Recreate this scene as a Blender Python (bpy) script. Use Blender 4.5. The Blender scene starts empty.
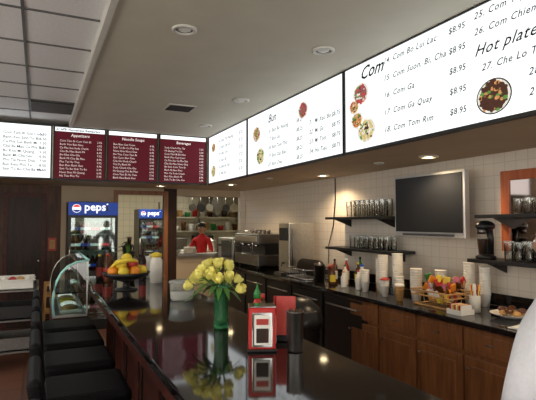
import bpy, bmesh, math, random
from mathutils import Vector, Matrix, Euler
random.seed(7)
scene=bpy.context.scene
COL=scene.collection
# ---------------------------------------------------------------- materials
def nodes(m): m.use_nodes=True; return m.node_tree.nodes, m.node_tree.links
def mat(name,col,rough=.5,metal=0,var=.12,scale=12,bump=0,emis=0,trans=0,coat=0,ior=1.45,spec=.5,base=None):
    m=bpy.data.materials.new(name); n,l=nodes(m); p=n['Principled BSDF']
    tc=n.new('ShaderNodeTexCoord'); no=n.new('ShaderNodeTexNoise'); no.inputs['Scale'].default_value=scale
    no.inputs['Detail'].default_value=4
    l.new(tc.outputs['Object'],no.inputs['Vector'])
    r=n.new('ShaderNodeValToRGB')
    r.color_ramp.elements[0].position=.3; r.color_ramp.elements[1].position=.7
    r.color_ramp.elements[0].color=tuple(c*(1-var) for c in col[:3])+(1,)
    r.color_ramp.elements[1].color=tuple(min(1,c*(1+var)) for c in col[:3])+(1,)
    l.new(no.outputs['Fac'],r.inputs['Fac'])
    if base: p.inputs['Base Color'].default_value=base+(1,)
    else: l.new(r.outputs['Color'],p.inputs['Base Color'])
    p.inputs['Roughness'].default_value=rough; p.inputs['Metallic'].default_value=metal
    p.inputs['IOR'].default_value=ior
    p.inputs['Specular IOR Level'].default_value=spec
    p.inputs['Transmission Weight'].default_value=trans; p.inputs['Coat Weight'].default_value=coat
    if emis: l.new(r.outputs['Color'],p.inputs['Emission Color']); p.inputs['Emission Strength'].default_value=emis
    if bump:
        b=n.new('ShaderNodeBump'); b.inputs['Strength'].default_value=bump; b.inputs['Distance'].default_value=.01
        l.new(no.outputs['Fac'],b.inputs['Height']); l.new(b.outputs['Normal'],p.inputs['Normal'])
    return m
def thin_glass(name,tint,gl=.12):
    m=bpy.data.materials.new(name); n,l=nodes(m); n.remove(n['Principled BSDF'])
    t=n.new('ShaderNodeBsdfTransparent'); t.inputs[0].default_value=tint+(1,)
    g=n.new('ShaderNodeBsdfGlossy'); g.inputs['Roughness'].default_value=.03
    fr=n.new('ShaderNodeFresnel'); fr.inputs[0].default_value=1.5
    ad=n.new('ShaderNodeMath'); ad.operation='ADD'; ad.inputs[1].default_value=gl; l.new(fr.outputs[0],ad.inputs[0])
    mx=n.new('ShaderNodeMixShader'); l.new(ad.outputs[0],mx.inputs[0]); l.new(t.outputs[0],mx.inputs[1]); l.new(g.outputs[0],mx.inputs[2])
    l.new(mx.outputs[0],n['Material Output'].inputs['Surface']); return m
def tile(name,c1,c2,mortar,axes,w,h,rough=.3,offset=0,ms=.012,bump=.3,spec=.5):
    m=bpy.data.materials.new(name); n,l=nodes(m); p=n['Principled BSDF']
    tc=n.new('ShaderNodeTexCoord'); s=n.new('ShaderNodeSeparateXYZ'); c=n.new('ShaderNodeCombineXYZ')
    l.new(tc.outputs['Object'],s.inputs[0]); l.new(s.outputs[axes[0]],c.inputs[0]); l.new(s.outputs[axes[1]],c.inputs[1])
    b=n.new('ShaderNodeTexBrick'); b.offset=offset; b.squash=1
    b.inputs['Scale'].default_value=1; b.inputs['Brick Width'].default_value=w; b.inputs['Row Height'].default_value=h
    b.inputs['Mortar Size'].default_value=ms; b.inputs['Color1'].default_value=c1+(1,); b.inputs['Color2'].default_value=c2+(1,)
    b.inputs['Mortar'].default_value=mortar+(1,)
    l.new(c.outputs[0],b.inputs['Vector']); l.new(b.outputs['Color'],p.inputs['Base Color'])
    p.inputs['Roughness'].default_value=rough; p.inputs['Specular IOR Level'].default_value=spec
    bu=n.new('ShaderNodeBump'); bu.inputs['Strength'].default_value=bump; bu.inputs['Distance'].default_value=.004; bu.invert=True
    l.new(b.outputs['Fac'],bu.inputs['Height']); l.new(bu.outputs['Normal'],p.inputs['Normal']); return m
def wood(name,c1,c2,rough=.4,axis='Z',scale=6,spec=.5):
    m=bpy.data.materials.new(name); n,l=nodes(m); p=n['Principled BSDF']
    tc=n.new('ShaderNodeTexCoord'); mp=n.new('ShaderNodeMapping')
    sc={'X':(.12,1,1),'Y':(1,.12,1),'Z':(1,1,.12)}[axis]; mp.inputs['Scale'].default_value=sc
    no=n.new('ShaderNodeTexNoise'); no.inputs['Scale'].default_value=scale*4; no.inputs['Detail'].default_value=6; no.inputs['Distortion'].default_value=1.2
    l.new(tc.outputs['Object'],mp.inputs[0]); l.new(mp.outputs[0],no.inputs['Vector'])
    r=n.new('ShaderNodeValToRGB'); r.color_ramp.elements[0].position=.35; r.color_ramp.elements[1].position=.68
    r.color_ramp.elements[0].color=c1+(1,); r.color_ramp.elements[1].color=c2+(1,)
    l.new(no.outputs['Fac'],r.inputs[0]); l.new(r.outputs[0],p.inputs['Base Color']); p.inputs['Roughness'].default_value=rough
    p.inputs['Specular IOR Level'].default_value=spec
    return m
def granite(name):
    m=bpy.data.materials.new(name); n,l=nodes(m); p=n['Principled BSDF']
    tc=n.new('ShaderNodeTexCoord'); v=n.new('ShaderNodeTexNoise'); v.inputs['Scale'].default_value=160; v.inputs['Detail'].default_value=3
    l.new(tc.outputs['Object'],v.inputs['Vector']); r=n.new('ShaderNodeValToRGB')
    r.color_ramp.elements[0].position=.55; r.color_ramp.elements[0].color=(.010,.009,.009,1)
    r.color_ramp.elements[1].position=.75; r.color_ramp.elements[1].color=(.05,.04,.034,1)
    l.new(v.outputs['Fac'],r.inputs[0]); l.new(r.outputs[0],p.inputs['Base Color'])
    p.inputs['Roughness'].default_value=.06; p.inputs['Specular IOR Level'].default_value=.6; return m

M={}
M['plaster']=mat('plaster_ceiling',(.54,.52,.43),.75,var=.04,scale=3,bump=.05)
M['soffit']=mat('soffit_paint',(.48,.39,.28),.8,var=.05,scale=3)
M['ctile']=mat('acoustic_tile',(.76,.77,.78),.9,var=.05,scale=60,bump=.1)
M['cgrid']=mat('ceiling_grid_metal',(.12,.12,.12),.6)
M['trimw']=mat('trim_white',(.60,.59,.54),.5,var=.03)
M['vent']=mat('vent_dark',(.03,.03,.03),.6)
M['walltile']=tile('white_wall_tile',(.72,.65,.56),(.70,.63,.545),(.58,.51,.44),(1,2),.105,.105,.22,ms=.003,bump=.08)
M['paint']=mat('cream_wall_paint',(.50,.40,.28),.8,var=.05,scale=3)
M['kwall']=tile('kitchen_wall_tile',(.80,.75,.58),(.76,.71,.56),(.6,.55,.44),(0,2),.15,.15,.3,ms=.006)
M['kwallp']=mat('kitchen_paint',(.78,.72,.54),.7,var=.04)
M['panel']=wood('wood_wall_panel',(.045,.018,.010),(.12,.05,.025),.45,'Z',3,.3)
M['floor']=tile('quarry_floor_tile',(.17,.07,.045),(.13,.058,.04),(.06,.045,.035),(0,1),.3,.3,.4,ms=.008)
M['granite']=granite('black_granite')
M['barwood']=wood('bar_mahogany',(.042,.010,.008),(.09,.022,.016),.42,'Y',3,.25)
M['cabwood']=wood('cabinet_oak',(.18,.065,.024),(.31,.125,.045),.4,'Z',4)
M['darkwood']=wood('dark_wood',(.02,.010,.007),(.045,.02,.012),.4,'Z',4,.25)
M['orangewood']=wood('cherry_frame_wood',(.38,.085,.025),(.56,.15,.05),.35,'Z',4)
M['black']=mat('black_plastic',(.012,.012,.013),.35)
M['leather']=mat('black_vinyl',(.006,.006,.007),.5,bump=.15,scale=80,spec=.12)
M['steel']=mat('brushed_steel',(.52,.50,.46),.32,1,var=.08,scale=30)
M['dsteel']=mat('dark_steel',(.20,.19,.18),.35,1,var=.1,scale=30)
M['silver']=mat('silver_bezel',(.58,.58,.57),.35,.5,var=.03)
M['chrome']=mat('chrome',(.75,.75,.75),.08,1,var=.02)
M['white']=mat('white_plastic',(.80,.78,.73),.45,var=.03)
M['paper']=mat('white_paper',(.84,.82,.76),.8,var=.03)
M['red']=mat('red_plastic',(.50,.02,.018),.3,var=.06)
M['green']=mat('green_plastic',(.03,.22,.05),.4)
M['orange']=mat('orange_peel',(.80,.27,.02),.5,bump=.2,scale=90)
M['yellow']=mat('yellow_peel',(.80,.60,.05),.5)
M['petal']=mat('yellow_petal',(.90,.83,.24),.6,var=.08,scale=20)
M['leaf']=mat('leaf_green',(.08,.22,.04),.5,var=.3)
M['redapple']=mat('red_apple',(.45,.04,.03),.35)
M['brown']=mat('brown_glass',(.10,.035,.01),.15)
M['foam']=mat('cup_foam',(.84,.80,.72),.6,var=.02)
M['cloudy']=mat('translucent_plastic',(.72,.75,.72),.25,trans=.75,var=.02,ior=1.2)
M['glass']=thin_glass('drinking_glass_thin',(.86,.88,.86),.16)
M['vaseglass']=mat('green_vase_glass',(.10,.5,.22),.04,trans=.85,var=.05)
M['pane']=thin_glass('thin_glass_pane',(.74,.90,.86),.14)
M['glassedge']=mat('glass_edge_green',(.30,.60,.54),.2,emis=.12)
M['screen']=mat('screen_dark',(.02,.021,.023),.25,var=.02)
M['mirror']=mat('mirror',(.50,.40,.36),.04,1,var=0)
M['lcream']=mat('board_backlit_white',(.94,.985,1.0),.7,var=0,emis=1.18,spec=.1,base=(.25,.25,.25))
M['lmaroon']=mat('board_backlit_maroon',(.12,.010,.020),.5,var=.05,emis=.30,spec=.2)
M['ltext']=mat('board_text_white',(.9,.80,.80),.5,var=0,emis=.5)
M['ink']=mat('board_ink',(.02,.02,.02),.6,var=0,emis=.1,spec=.05)
M['inkg']=mat('board_ink_grey',(.05,.05,.055),.6,var=0,emis=.3,spec=.05)
M['frame']=mat('board_frame_black',(.015,.014,.014),.4)
M['blue']=mat('sign_blue',(.012,.045,.27),.4,var=.05,emis=.6)
M['bluew']=mat('sign_white',(.9,.92,.95),.4,var=0,emis=1.0)
M['redl']=mat('sign_red',(.7,.03,.04),.4,var=0,emis=.8)
M['warm']=mat('lamp_warm',(1,.78,.45),.4,var=0,emis=22)
M['cool']=mat('lamp_cool',(1,.96,.80),.4,var=0,emis=13)
M['dim']=mat('lamp_unlit',(.5,.5,.47),.3,var=0,emis=.15)
M['skin']=mat('skin',(.50,.29,.19),.55,var=.06)
M['hair']=mat('black_hair',(.012,.010,.009),.45)
M['shirtw']=mat('white_knit',(.76,.76,.82),.85,var=.04,scale=60,bump=.3)
M['shirtr']=mat('red_shirt',(.55,.015,.02),.8,var=.1)
M['pants']=mat('dark_trousers',(.02,.022,.03),.8)
M['eyew']=mat('eye_white',(.8,.8,.78),.2,var=0)
M['lip']=mat('lip',(.36,.10,.09),.5)
M['tan']=mat('pastry_tan',(.5,.28,.10),.7)
for k,c in dict(f_dark=(.06,.02,.012),f_green=(.10,.26,.05),f_red=(.50,.06,.05),f_white=(.75,.74,.68),f_org=(.55,.27,.10),f_yel=(.62,.50,.22),f_pur=(.30,.08,.10)).items():
    M[k]=mat('print_'+k,c,.5,var=.2,scale=60,emis=.6)
# ---------------------------------------------------------------- builder
class B:
    def __init__(s,name): s.name=name; s.bm=bmesh.new(); s.mats=[]
    def mi(s,m):
        m=M[m] if isinstance(m,str) else m
        if m not in s.mats: s.mats.append(m)
        return s.mats.index(m)
    def box(s,lo,hi,m,bev=0,rot=None,seg=2):
        lo=Vector(lo); hi=Vector(hi); c=(lo+hi)/2; d=hi-lo
        mx=Matrix.Translation(c)@(rot.to_4x4() if rot else Matrix.Identity(4))@Matrix.Diagonal((d.x,d.y,d.z,1))
        vs=bmesh.ops.create_cube(s.bm,size=1,matrix=mx)['verts']
        fs={f for v in vs for f in v.link_faces}; i=s.mi(m)
        for f in fs: f.material_index=i
        if bev:
            es={e for f in fs for e in f.edges}
            r=bmesh.ops.bevel(s.bm,geom=list(es),offset=bev,segments=seg,affect='EDGES',profile=.5)
            for f in r['faces']: f.material_index=i
        return s
    def rings(s,rings,m,cap0=True,cap1=True,smooth=True,closed=True):
        i=s.mi(m); R=[[s.bm.verts.new(p) for p in r] for r in rings]
        n=len(R[0])
        for a,b in zip(R[:-1],R[1:]):
            for k in range(n if closed else n-1):
                f=s.bm.faces.new((a[k],a[(k+1)%n],b[(k+1)%n],b[k])); f.material_index=i; f.smooth=smooth
        if closed and cap0: f=s.bm.faces.new(list(reversed(R[0]))); f.material_index=i
        if closed and cap1: f=s.bm.faces.new(R[-1]); f.material_index=i
        return s
    def lathe(s,prof,loc,m,seg=20,mx=None,cap0=True,cap1=True):
        loc=Vector(loc); rs=[]
        for r,z in prof:
            ring=[]
            for k in range(seg):
                a=2*math.pi*k/seg; rr=max(r,1e-4)
                v=Vector((rr*math.cos(a),rr*math.sin(a),z))
                ring.append(loc+((mx@v) if mx else v))
            rs.append(ring)
        return s.rings(rs,m,cap0,cap1)
    def tube(s,pts,r,m,seg=8):
        pts=[Vector(p) for p in pts]; rs=[]
        for i,p in enumerate(pts):
            t=(pts[min(i+1,len(pts)-1)]-pts[max(i-1,0)]).normalized()
            up=Vector((0,0,1)) if abs(t.z)<.95 else Vector((1,0,0))
            a=t.cross(up).normalized(); b=t.cross(a)
            rr=r[i] if isinstance(r,(list,tuple)) else r
            rs.append([p+a*rr*math.cos(2*math.pi*k/seg)+b*rr*math.sin(2*math.pi*k/seg) for k in range(seg)])
        return s.rings(rs,m)
    def sph(s,c,sc,m,seg=16,rot=None):
        if not isinstance(sc,(tuple,list)): sc=(sc,)*3
        mx=Matrix.Translation(Vector(c))@(rot.to_4x4() if rot else Matrix.Identity(4))@Matrix.Diagonal((*sc,1))
        vs=bmesh.ops.create_uvsphere(s.bm,u_segments=seg,v_segments=max(6,seg//2+2),radius=1,matrix=mx)['verts']
        i=s.mi(m)
        for f in {f for v in vs for f in v.link_faces}: f.material_index=i; f.smooth=True
        return s
    def poly(s,pts,m,smooth=False):
        f=s.bm.faces.new([s.bm.verts.new(p) for p in pts]); f.material_index=s.mi(m); f.smooth=smooth; return s
    def extr(s,outline,vec,m,smooth=False):
        v=Vector(vec); a=[Vector(p) for p in outline]
        return s.rings([a,[p+v for p in a]],m,smooth=smooth)
    def disc(s,c,r,u,w,m,seg=20,sx=1):
        c=Vector(c);u=Vector(u);w=Vector(w)
        return s.poly([c+u*r*sx*math.cos(2*math.pi*k/seg)+w*r*math.sin(2*math.pi*k/seg) for k in range(seg)],m)
    def text(s,t,size,mx,m,shear=0,align='LEFT',bold=.02,sp=1.0):
        if not t: return s
        def mk(bo):
            cu=bpy.data.curves.new('t','FONT'); cu.body=t; cu.size=size; cu.shear=shear; cu.align_x=align; cu.resolution_u=2; cu.offset=size*bo; cu.space_character=sp
            o=bpy.data.objects.new('t',cu); COL.objects.link(o)
            me=bpy.data.meshes.new_from_object(o.evaluated_get(bpy.context.evaluated_depsgraph_get()))
            bpy.data.objects.remove(o); bpy.data.curves.remove(cu); return me
        me=mk(bold)
        if any(v.co.y>size*1.3 or v.co.y<-size*.6 or abs(v.co.x)>size*len(t)*1.3 for v in me.vertices): bpy.data.meshes.remove(me); me=mk(0)
        me.transform(mx); n0=len(s.bm.faces); s.bm.from_mesh(me); s.bm.faces.ensure_lookup_table(); i=s.mi(m)
        for f in s.bm.faces[n0:]: f.material_index=i
        bpy.data.meshes.remove(me); return s
    def done(s,parent=None,normals=True):
        if normals: bmesh.ops.recalc_face_normals(s.bm,faces=s.bm.faces)
        me=bpy.data.meshes.new(s.name); 
        xs=[v.co for v in s.bm.verts]
        c=Vector(((min(v.x for v in xs)+max(v.x for v in xs))/2,(min(v.y for v in xs)+max(v.y for v in xs))/2,min(v.z for v in xs)))
        if hasattr(s,'keep'): c=Vector((0,0,0))
        bmesh.ops.translate(s.bm,verts=s.bm.verts,vec=-c)
        s.bm.to_mesh(me); s.bm.free()
        for m in s.mats: me.materials.append(m)
        o=bpy.data.objects.new(s.name,me); o.location=c; COL.objects.link(o)
        if parent: o.parent=parent; 
        return o
def TX(y,z,x): return Matrix(((0,0,-1,x),(-1,0,0,y),(0,1,0,z),(0,0,0,1)))
def TY(x,z,y): return Matrix(((1,0,0,x),(0,0,-1,y),(0,1,0,z),(0,0,0,1)))
def lamp(name,kind,loc,energy,col,size=.1,rot=(0,0,0),parent=None,**k):
    d=bpy.data.lights.new(name,kind); d.energy=energy; d.color=col
    if kind=='AREA': d.shape='RECTANGLE'; d.size=size; d.size_y=k.get('sy',size)
    elif kind=='SPOT': d.spot_size=k.get('spot',1.9); d.spot_blend=.6; d.shadow_soft_size=size
    else: d.shadow_soft_size=size
    o=bpy.data.objects.new(name,d); o.location=loc; o.rotation_euler=rot; COL.objects.link(o)
    if parent: o.parent=parent; o.matrix_parent_inverse=Matrix.Translation(parent.location).inverted()
    return o
# ---------------------------------------------------------------- room shell
XW=3.5; YB=8.3; ZC=2.91; ZS=2.18; XB=2.40
B('floor').box((-3,-2.5,-.1),(5.2,12.4,0),'floor').done()
B('wall_right').box((XW,-2.5,0),(XW+.1,YB+.1,3.05),'walltile').done()
b=B('wall_left')
b.box((-3.1,-2.5,0),(-3,YB+.1,.8),'paint').box((-3.1,-2.5,2.6),(-3,YB+.1,3.05),'paint')
for y0,y1 in((-2.5,-1.8),(.2,.6),(2.6,3.0),(5.0,8.4)): b.box((-3.1,y0,.8),(-3,y1,2.6),'paint')
b.done()
for i,(y0,y1) in enumerate(((-1.8,.2),(.6,2.6),(3.0,5.0))):  # unseen side windows, added so more daylight reaches the ceiling
    b=B('unseen_window_%d'%(i+4)); 
    b.box((-3.08,y0,.8),(-3.02,y1,.85),'frame').box((-3.08,y0,2.55),(-3.02,y1,2.6),'frame').box((-3.08,y0,.85),(-3.02,y0+.05,2.55),'frame').box((-3.08,y1-.05,.85),(-3.02,y1,2.55),'frame').box((-3.07,(y0+y1)/2-.02,.85),(-3.03,(y0+y1)/2+.02,2.55),'frame').done()
b=B('wall_front')
b.box((-3,-2.6,0),(3.5,-2.5,.5),'paint').box((-3,-2.6,2.5),(3.5,-2.5,3.05),'paint')
for x0,x1 in((-3,-2.8),(-.9,-.7),(1.2,1.4),(3.3,3.5)): b.box((x0,-2.6,.5),(x1,-2.5,2.5),'paint')
b.done()
for i,(x0,x1) in enumerate(((-2.8,-.9),(-.7,1.2),(1.4,3.3))):
    b=B('unseen_window_%d'%(i+1))
    b.box((x0,-2.58,.5),(x1,-2.52,.55),'frame').box((x0,-2.58,2.45),(x1,-2.52,2.5),'frame')
    b.box((x0,-2.58,.55),(x0+.05,-2.52,2.45),'frame').box((x1-.05,-2.58,.55),(x1,-2.52,2.45),'frame')
    b.box(((x0+x1)/2-.02,-2.58,.55),((x0+x1)/2+.02,-2.52,2.45),'frame').done()
b=B('wall_back'); y0,y1=YB,YB+.1
b.box((-3,y0,0),(.33,y1,ZS),'panel')
b.box((.33,y0,0),(1.2,y1,ZS),'paint'); b.box((1.2,y0,2.06),(1.97,y1,ZS),'paint')
b.box((1.97,y0,0),(2.2,y1,ZS),'darkwood'); b.box((2.2,y0,0),(3.4,y1,1.0),'paint'); b.box((2.2,y0,2.06),(3.4,y1,ZS),'paint')
b.box((3.4,y0,0),(3.5,y1,ZS),'walltile'); b.box((-3,y0,ZS),(3.5,y1,3.05),'paint'); b.done()
b=B('trim_1')
b.box((1.13,8.27,0),(1.2,8.3,2.13),'cabwood').box((1.97,8.27,0),(2.04,8.3,2.13),'cabwood').box((1.2,8.27,2.06),(1.97,8.3,2.13),'cabwood').done()
b=B('trim_2')
b.box((2.2,8.22,1.002),(3.4,8.45,1.04),'steel').done()
b=B('ceiling'); b.box((.4,-2.5,ZC),(3.5,YB,3.05),'plaster'); b.box((-3,-2.5,2.98),(.4,YB,3.05),'ctile'); b.done()
b=B('ceiling_grid')
for x in (-.115,-.725,-1.335,-1.945,-2.555): b.box((x-.010,-2.5,2.972),(x+.010,7.1,2.98),'cgrid')
y=-2.3
while y<7.1: b.box((-3,y-.010,2.972),(.4,y+.010,2.98),'cgrid'); y+=.635
b.done()
B('trim_3').box((.36,-2.5,2.89),(.4,7.1,2.98),'trimw').done()
b=B('return_air_vent')
b.box((-.10,5.96,2.955),(.355,6.50,2.970),'vent')
for k in range(9): b.box((-.09,5.98+k*.06,2.948),(.35,5.99+k*.06,2.956),'cgrid')
b.done()
b=B('ceiling_soffit')
b.box((XB+.01,-2.5,ZS),(XW,YB,ZC),'soffit'); b.box((-3,7.12,ZS),(XB+.01,YB,ZC),'soffit'); b.done()
B('baseboard_back').box((-3,8.27,0),(1.13,8.3,.1),'darkwood').done()
B('trim_4').box((3.488,.6,.902),(3.5,8.2,1.0),'granite').done()
# kitchen
b=B('wall_kitchen'); b.box((.4,12.2,0),(5.2,12.3,2.6),'kwall'); b.box((.4,8.4,0),(.5,12.2,2.6),'kwallp'); b.box((5.1,8.4,0),(5.2,12.2,2.6),'kwallp'); b.box((3.6,8.3,0),(5.2,8.4,2.6),'kwallp'); b.done()
B('ceiling_kitchen').box((.4,8.4,2.55),(5.2,12.3,2.65),'kwallp').done()
for x in (1.9,3.5):
    b=B('fluorescent_troffer'); b.box((x-.3,9.4,2.51),(x+.3,10.6,2.548),'trimw').box((x-.27,9.43,2.50),(x+.27,10.57,2.51),'cool'); b.done()
# ---------------------------------------------------------------- downlights
def can(x,y,z,lit,name='recessed_downlight',e=40,r=1.0):
    b=B(name)
    b.lathe([(.085*r,0),(.085*r,-.012),(.062*r,-.016),(.060*r,-.002)],(x,y,z),'trimw',24,cap0=False,cap1=False)
    b.lathe([(.060*r,-.003),(.045*r,-.001)],(x,y,z),'vent',24,cap0=False,cap1=False)
    b.lathe([(.046*r,-.004),(.03*r,-.012),(.001,-.014)],(x,y,z),'warm' if lit else 'dim',20,cap0=False,cap1=False)
    o=b.done(normals=True)
    if lit: lamp('bulb','SPOT',(x,y,z-.03),e,(1,.74,.46),.04,parent=o,spot=2.5)
for x,y in((.874,3.14),(1.94,3.07),(1.95,4.73),(2.03,6.2)): can(x,y,ZC,False)
for x,y in((3.1,3.19),(3.17,5.05),(2.66,6.86),(3.1,1.2)): can(x,y,ZS,True)  # last can is out of view, added for more light
for x,y in((1.75,7.6),): can(x,y,ZS,True)
for x,y in((3.0,3.75),(2.75,5.7)): can(x,y,ZS,False,r=.6)
b=B('ceiling_air_diffuser'); b.box((1.28,5.2,ZC-.012),(1.6,5.5,ZC),'trimw')
for k in range(6): b.box((1.30,5.22+k*.045,ZC-.018),(1.58,5.245+k*.045,ZC-.012),'vent')
b.done()
# ---------------------------------------------------------------- menu boards
XF=2.37
def food(b,y,z,r,x,kind=0):
    u=(0,-1,0);w=(0,0,1)
    b.disc((x,y,z),r,u,w,'f_white' if kind!=1 else 'ink',28,1.15)
    if kind==1: b.disc((x-.0005,y,z),r*.93,u,w,'f_white',28,1.15)
    b.disc((x-.001,y,z),r*.82,u,w,['f_yel','f_dark','f_org','f_pur'][kind],28,1.12)
    ms=[['f_green','f_green','f_white','f_white','f_dark','f_yel'],['f_green','f_dark','f_dark','f_dark','f_org','f_dark'],['f_org','f_red','f_dark','f_white','f_yel','f_green'],['f_red','f_pur','f_dark','f_red','f_white','f_green']][kind]
    for k in range(60):
        a=random.random()*6.28; q=r*.85*math.sqrt(random.random())
        b.disc((x-.0015-.00004*k,y+q*math.cos(a)*1.1,z+q*math.sin(a)),r*random.uniform(.05,.14),u,w,random.choice(ms),7,random.uniform(.6,2))
def rboard(y0,y1):
    b=B('menu_board'); b.box((XF+.004,y0,ZS+.012),(XF+.03,y1,ZC-.012),'lcream')
    f=.013
    b.box((XF-.006,y0,ZS-.01),(XF+.03,y1,ZS+.014),'frame').box((XF-.006,y0,ZC-.012),(XF+.03,y1,ZC-.001),'frame')
    b.box((XF-.006,y0,ZS+.014),(XF+.03,y0+f,ZC-.012),'frame').box((XF-.006,y1-f,ZS+.014),(XF+.03,y1,ZC-.012),'frame')
    return b
X=XF+.002
def line(b,n,y,z,s,price,yp,m='inkg'):
    b.text(n,s,TX(y,z,X),m,.3,bold=.012,sp=1.12)
    if price: b.text(price,s*.95,TX(yp,z,X),m,.1,bold=.012,sp=1.05)
b=rboard(5.56,7.08)
for k in range(6): line(b,['32. Bun Thit Nuong','33. Bun Cha Gio','34. Bun Tom','35. Bun Ga','36. Bun Bo Xao','37. Mi Xao'][k],6.62,2.76-k*.095,.062,'$7.25',5.85)
food(b,6.85,2.72,.07,X,2); food(b,6.85,2.36,.09,X,0)
b.done(normals=False)
b=rboard(3.43,5.55)
food(b,5.27,2.66,.095,X,2); food(b,5.16,2.38,.10,X,0); food(b,4.14,2.72,.085,X,3)
b.text('Bun',.13,TX(4.95,2.74,X),'ink',.4,bold=.01)
for k in range(5): line(b,['16. Bun Bo Nuong','17. Bun Ga','18. Bun Tom Thit','19. Bun Dac Biet','20. Bun Chay'][k],4.95,2.62-k*.095,.058,'$8.25',4.28)
for k in range(4): line(b,['21. Mi Xao Bo','22. Mi Ga','23. Mi Tom','24. Hu Tieu'][k],4.02,2.55-k*.095,.058,'$8.75',3.62)
b.done(normals=False)
b=rboard(1.20,3.42)
b.text('Com',.145,TX(3.20,2.765,X),'ink',.45,bold=.015)
food(b,3.19,2.65,.09,X,3); food(b,3.28,2.56,.06,X,2); food(b,3.12,2.34,.10,X,0); food(b,3.24,2.44,.07,X,2)
for k,t in enumerate(['14. Com Bo Lui Lac','15. Com Suon, Bi, Cha','16. Com Ga','17. Com Ga Quay','18. Com Tom Rim']):
    line(b,t,2.90,2.81-k*.132,.060,'$8.95',2.25)
b.text('Hot plates special',.095,TX(2.05,2.60,X),'ink',.45,bold=.01,sp=1.1)
for k,t in enumerate(['27. Che Lo Thang Canh','28. Bo Nuong Vi','29. Ca Kho To']): line(b,t,1.70 if k else 2.0,2.50-k*.11,.058,'',0)
line(b,'25. Com Tay Cam',2.05,2.83,.058,'',0); line(b,'26. Com Chien Tom',2.05,2.73,.058,'',0)
food(b,1.92,2.33,.105,X,1)
b.done(normals=False)
b=rboard(-.9,1.19)
for k in range(5): line(b,'4%d. Lau Thai Hai San'%k,.9,2.75-k*.11,.06,'$12.95',.1)
b.done(normals=False)
YF=7.09
def fboard(x0,x1,face):
    b=B('menu_board'); b.box((x0,YF+.004,ZS+.012),(x1,YF+.028,ZC-.012),face)
    b.box((x0,YF-.006,ZS-.01),(x1,YF+.028,ZS+.014),'frame').box((x0,YF-.006,ZC-.014),(x1,YF+.028,ZC-.001),'frame')
    b.box((x0,YF-.006,ZS+.014),(x0+.018,YF+.028,ZC-.014),'frame').box((x1-.018,YF-.006,ZS+.014),(x1,YF+.028,ZC-.014),'frame')
    return b
Yt=YF+.002
words=['Com Tam Bi','Goi Cuon','Pho Tai','Banh Xeo','Cha Gio','Bun Rieu','Ca Phe Sua','Tra Da','Sinh To Bo','Che Ba Mau','Soda Chanh','Nuoc Dua','Bo Kho','Mi Quang','Hu Tieu','Banh Mi']
for j,(x0,x1) in enumerate(((.17,.85),(.87,1.585),(1.605,2.345))):
    b=fboard(x0,x1,'lmaroon'); b.box((x0+.018,YF+.001,ZC-.07),(x1-.018,YF+.003,ZC-.014),'lcream')
    b.text(['Appetizers','Noodle Soups','Beverages'][j],.055,TY((x0+x1)/2,2.775,Yt-.001),'ltext',.1,'CENTER')
    b.text(['27 APR Vietnamese Restaurant','',''][j],.045,TY(x0+.03,2.852,Yt-.002),'ink')
    for k in range(11):
        w=words[(k*3+j*5)%16]+' '+words[(k*5+j)%16]
        b.text(w,.038,TY(x0+.08,2.70-k*.048,Yt-.001),'ltext',bold=0); b.text('%d.95'%(3+(k*7+j)%6),.038,TY(x1-.12,2.70-k*.048,Yt-.001),'ltext',bold=0)
    b.done(normals=False)
b=fboard(-.66,.155,'lcream')
for k in range(9):
    b.text(words[(k*3)%16]+' '+words[(k*7+1)%16],.050,TY(-.43,2.76-k*.06,Yt),'inkg',bold=.01); 
    b.text('%d.50'%(5+k%4),.050,TY(0.0,2.76-k*.06,Yt),'inkg',bold=.01)
b.done(normals=False)
b=fboard(-2.9,-.675,'lcream'); b.text('Specials',.12,TY(-1.8,2.7,Yt),'ink')
b.done(normals=False)
# ---------------------------------------------------------------- bar
b=B('bar_counter')
b.box((.42,-.6,1.01),(1.15,5.2,1.05),'granite',.008)
b.box((.47,-.55,.90),(1.10,5.15,1.01),'barwood')
b.box((.66,-.5,.1),(1.10,5.1,.90),'barwood'); b.box((.70,-.5,0),(1.06,5.1,.1),'black')
y=-.4
while y<4.9:
    b.box((.645,y,.2),(.66,y+.55,.84),'darkwood',.004); b.box((.635,y+.06,.26),(.648,y+.49,.78),'barwood',.004); y+=.62
b.tube([(.57,-.4,.22),(.57,4.2,.22)],.02,'chrome',10)
for y in (0,1.4,2.8,4.1): b.tube([(.57,y,.22),(.66,y,.22)],.012,'chrome',8)
b.done()
b=B('curved_glass_display_case')
y0,y1=4.50,5.6
prof=[(.14,.80),(.128,.90),(.135,1.0),(.155,1.09),(.19,1.16),(.24,1.215),(.31,1.25),(.412,1.265)]
b.box((.13,y0,.10),(.405,y1,.78),'barwood',.006).box((.16,y0+.03,0),(.39,y1-.03,.10),'black').box((.125,y0,.78),(.405,y1,.80),'steel')
def gl(yy): return [Vector((x,yy,z)) for x,z in prof]
b.rings([gl(y0+.012),gl(y1-.012)],'pane',closed=False)
b.poly(gl(y0+.006)+[Vector((.412,y0+.006,.80))],'pane')
b.tube(gl(y0+.005),.011,'glassedge',6); b.tube(gl(y1-.005),.005,'steel',6)
b.tube([(.41,y0,1.267),(.41,y1,1.267)],.010,'glassedge',6)
b.box((.395,y0,.80),(.408,y0+.015,1.26),'steel').box((.395,y1-.015,.80),(.408,y1,1.26),'steel').box((.398,y0,1.05),(.406,y1,1.255),'pane')
b.box((.15,y0+.02,.98),(.395,y1-.02,.988),'pane')
for k in range(5):
    b.box((.19,y0+.08+k*.2,.802),(.37,y0+.23+k*.2,.83),'white',.01); b.sph((.27,y0+.15+k*.2,.84),(.07,.06,.03),['tan','f_white','yellow'][k%3],12)
b.done(normals=False)
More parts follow.
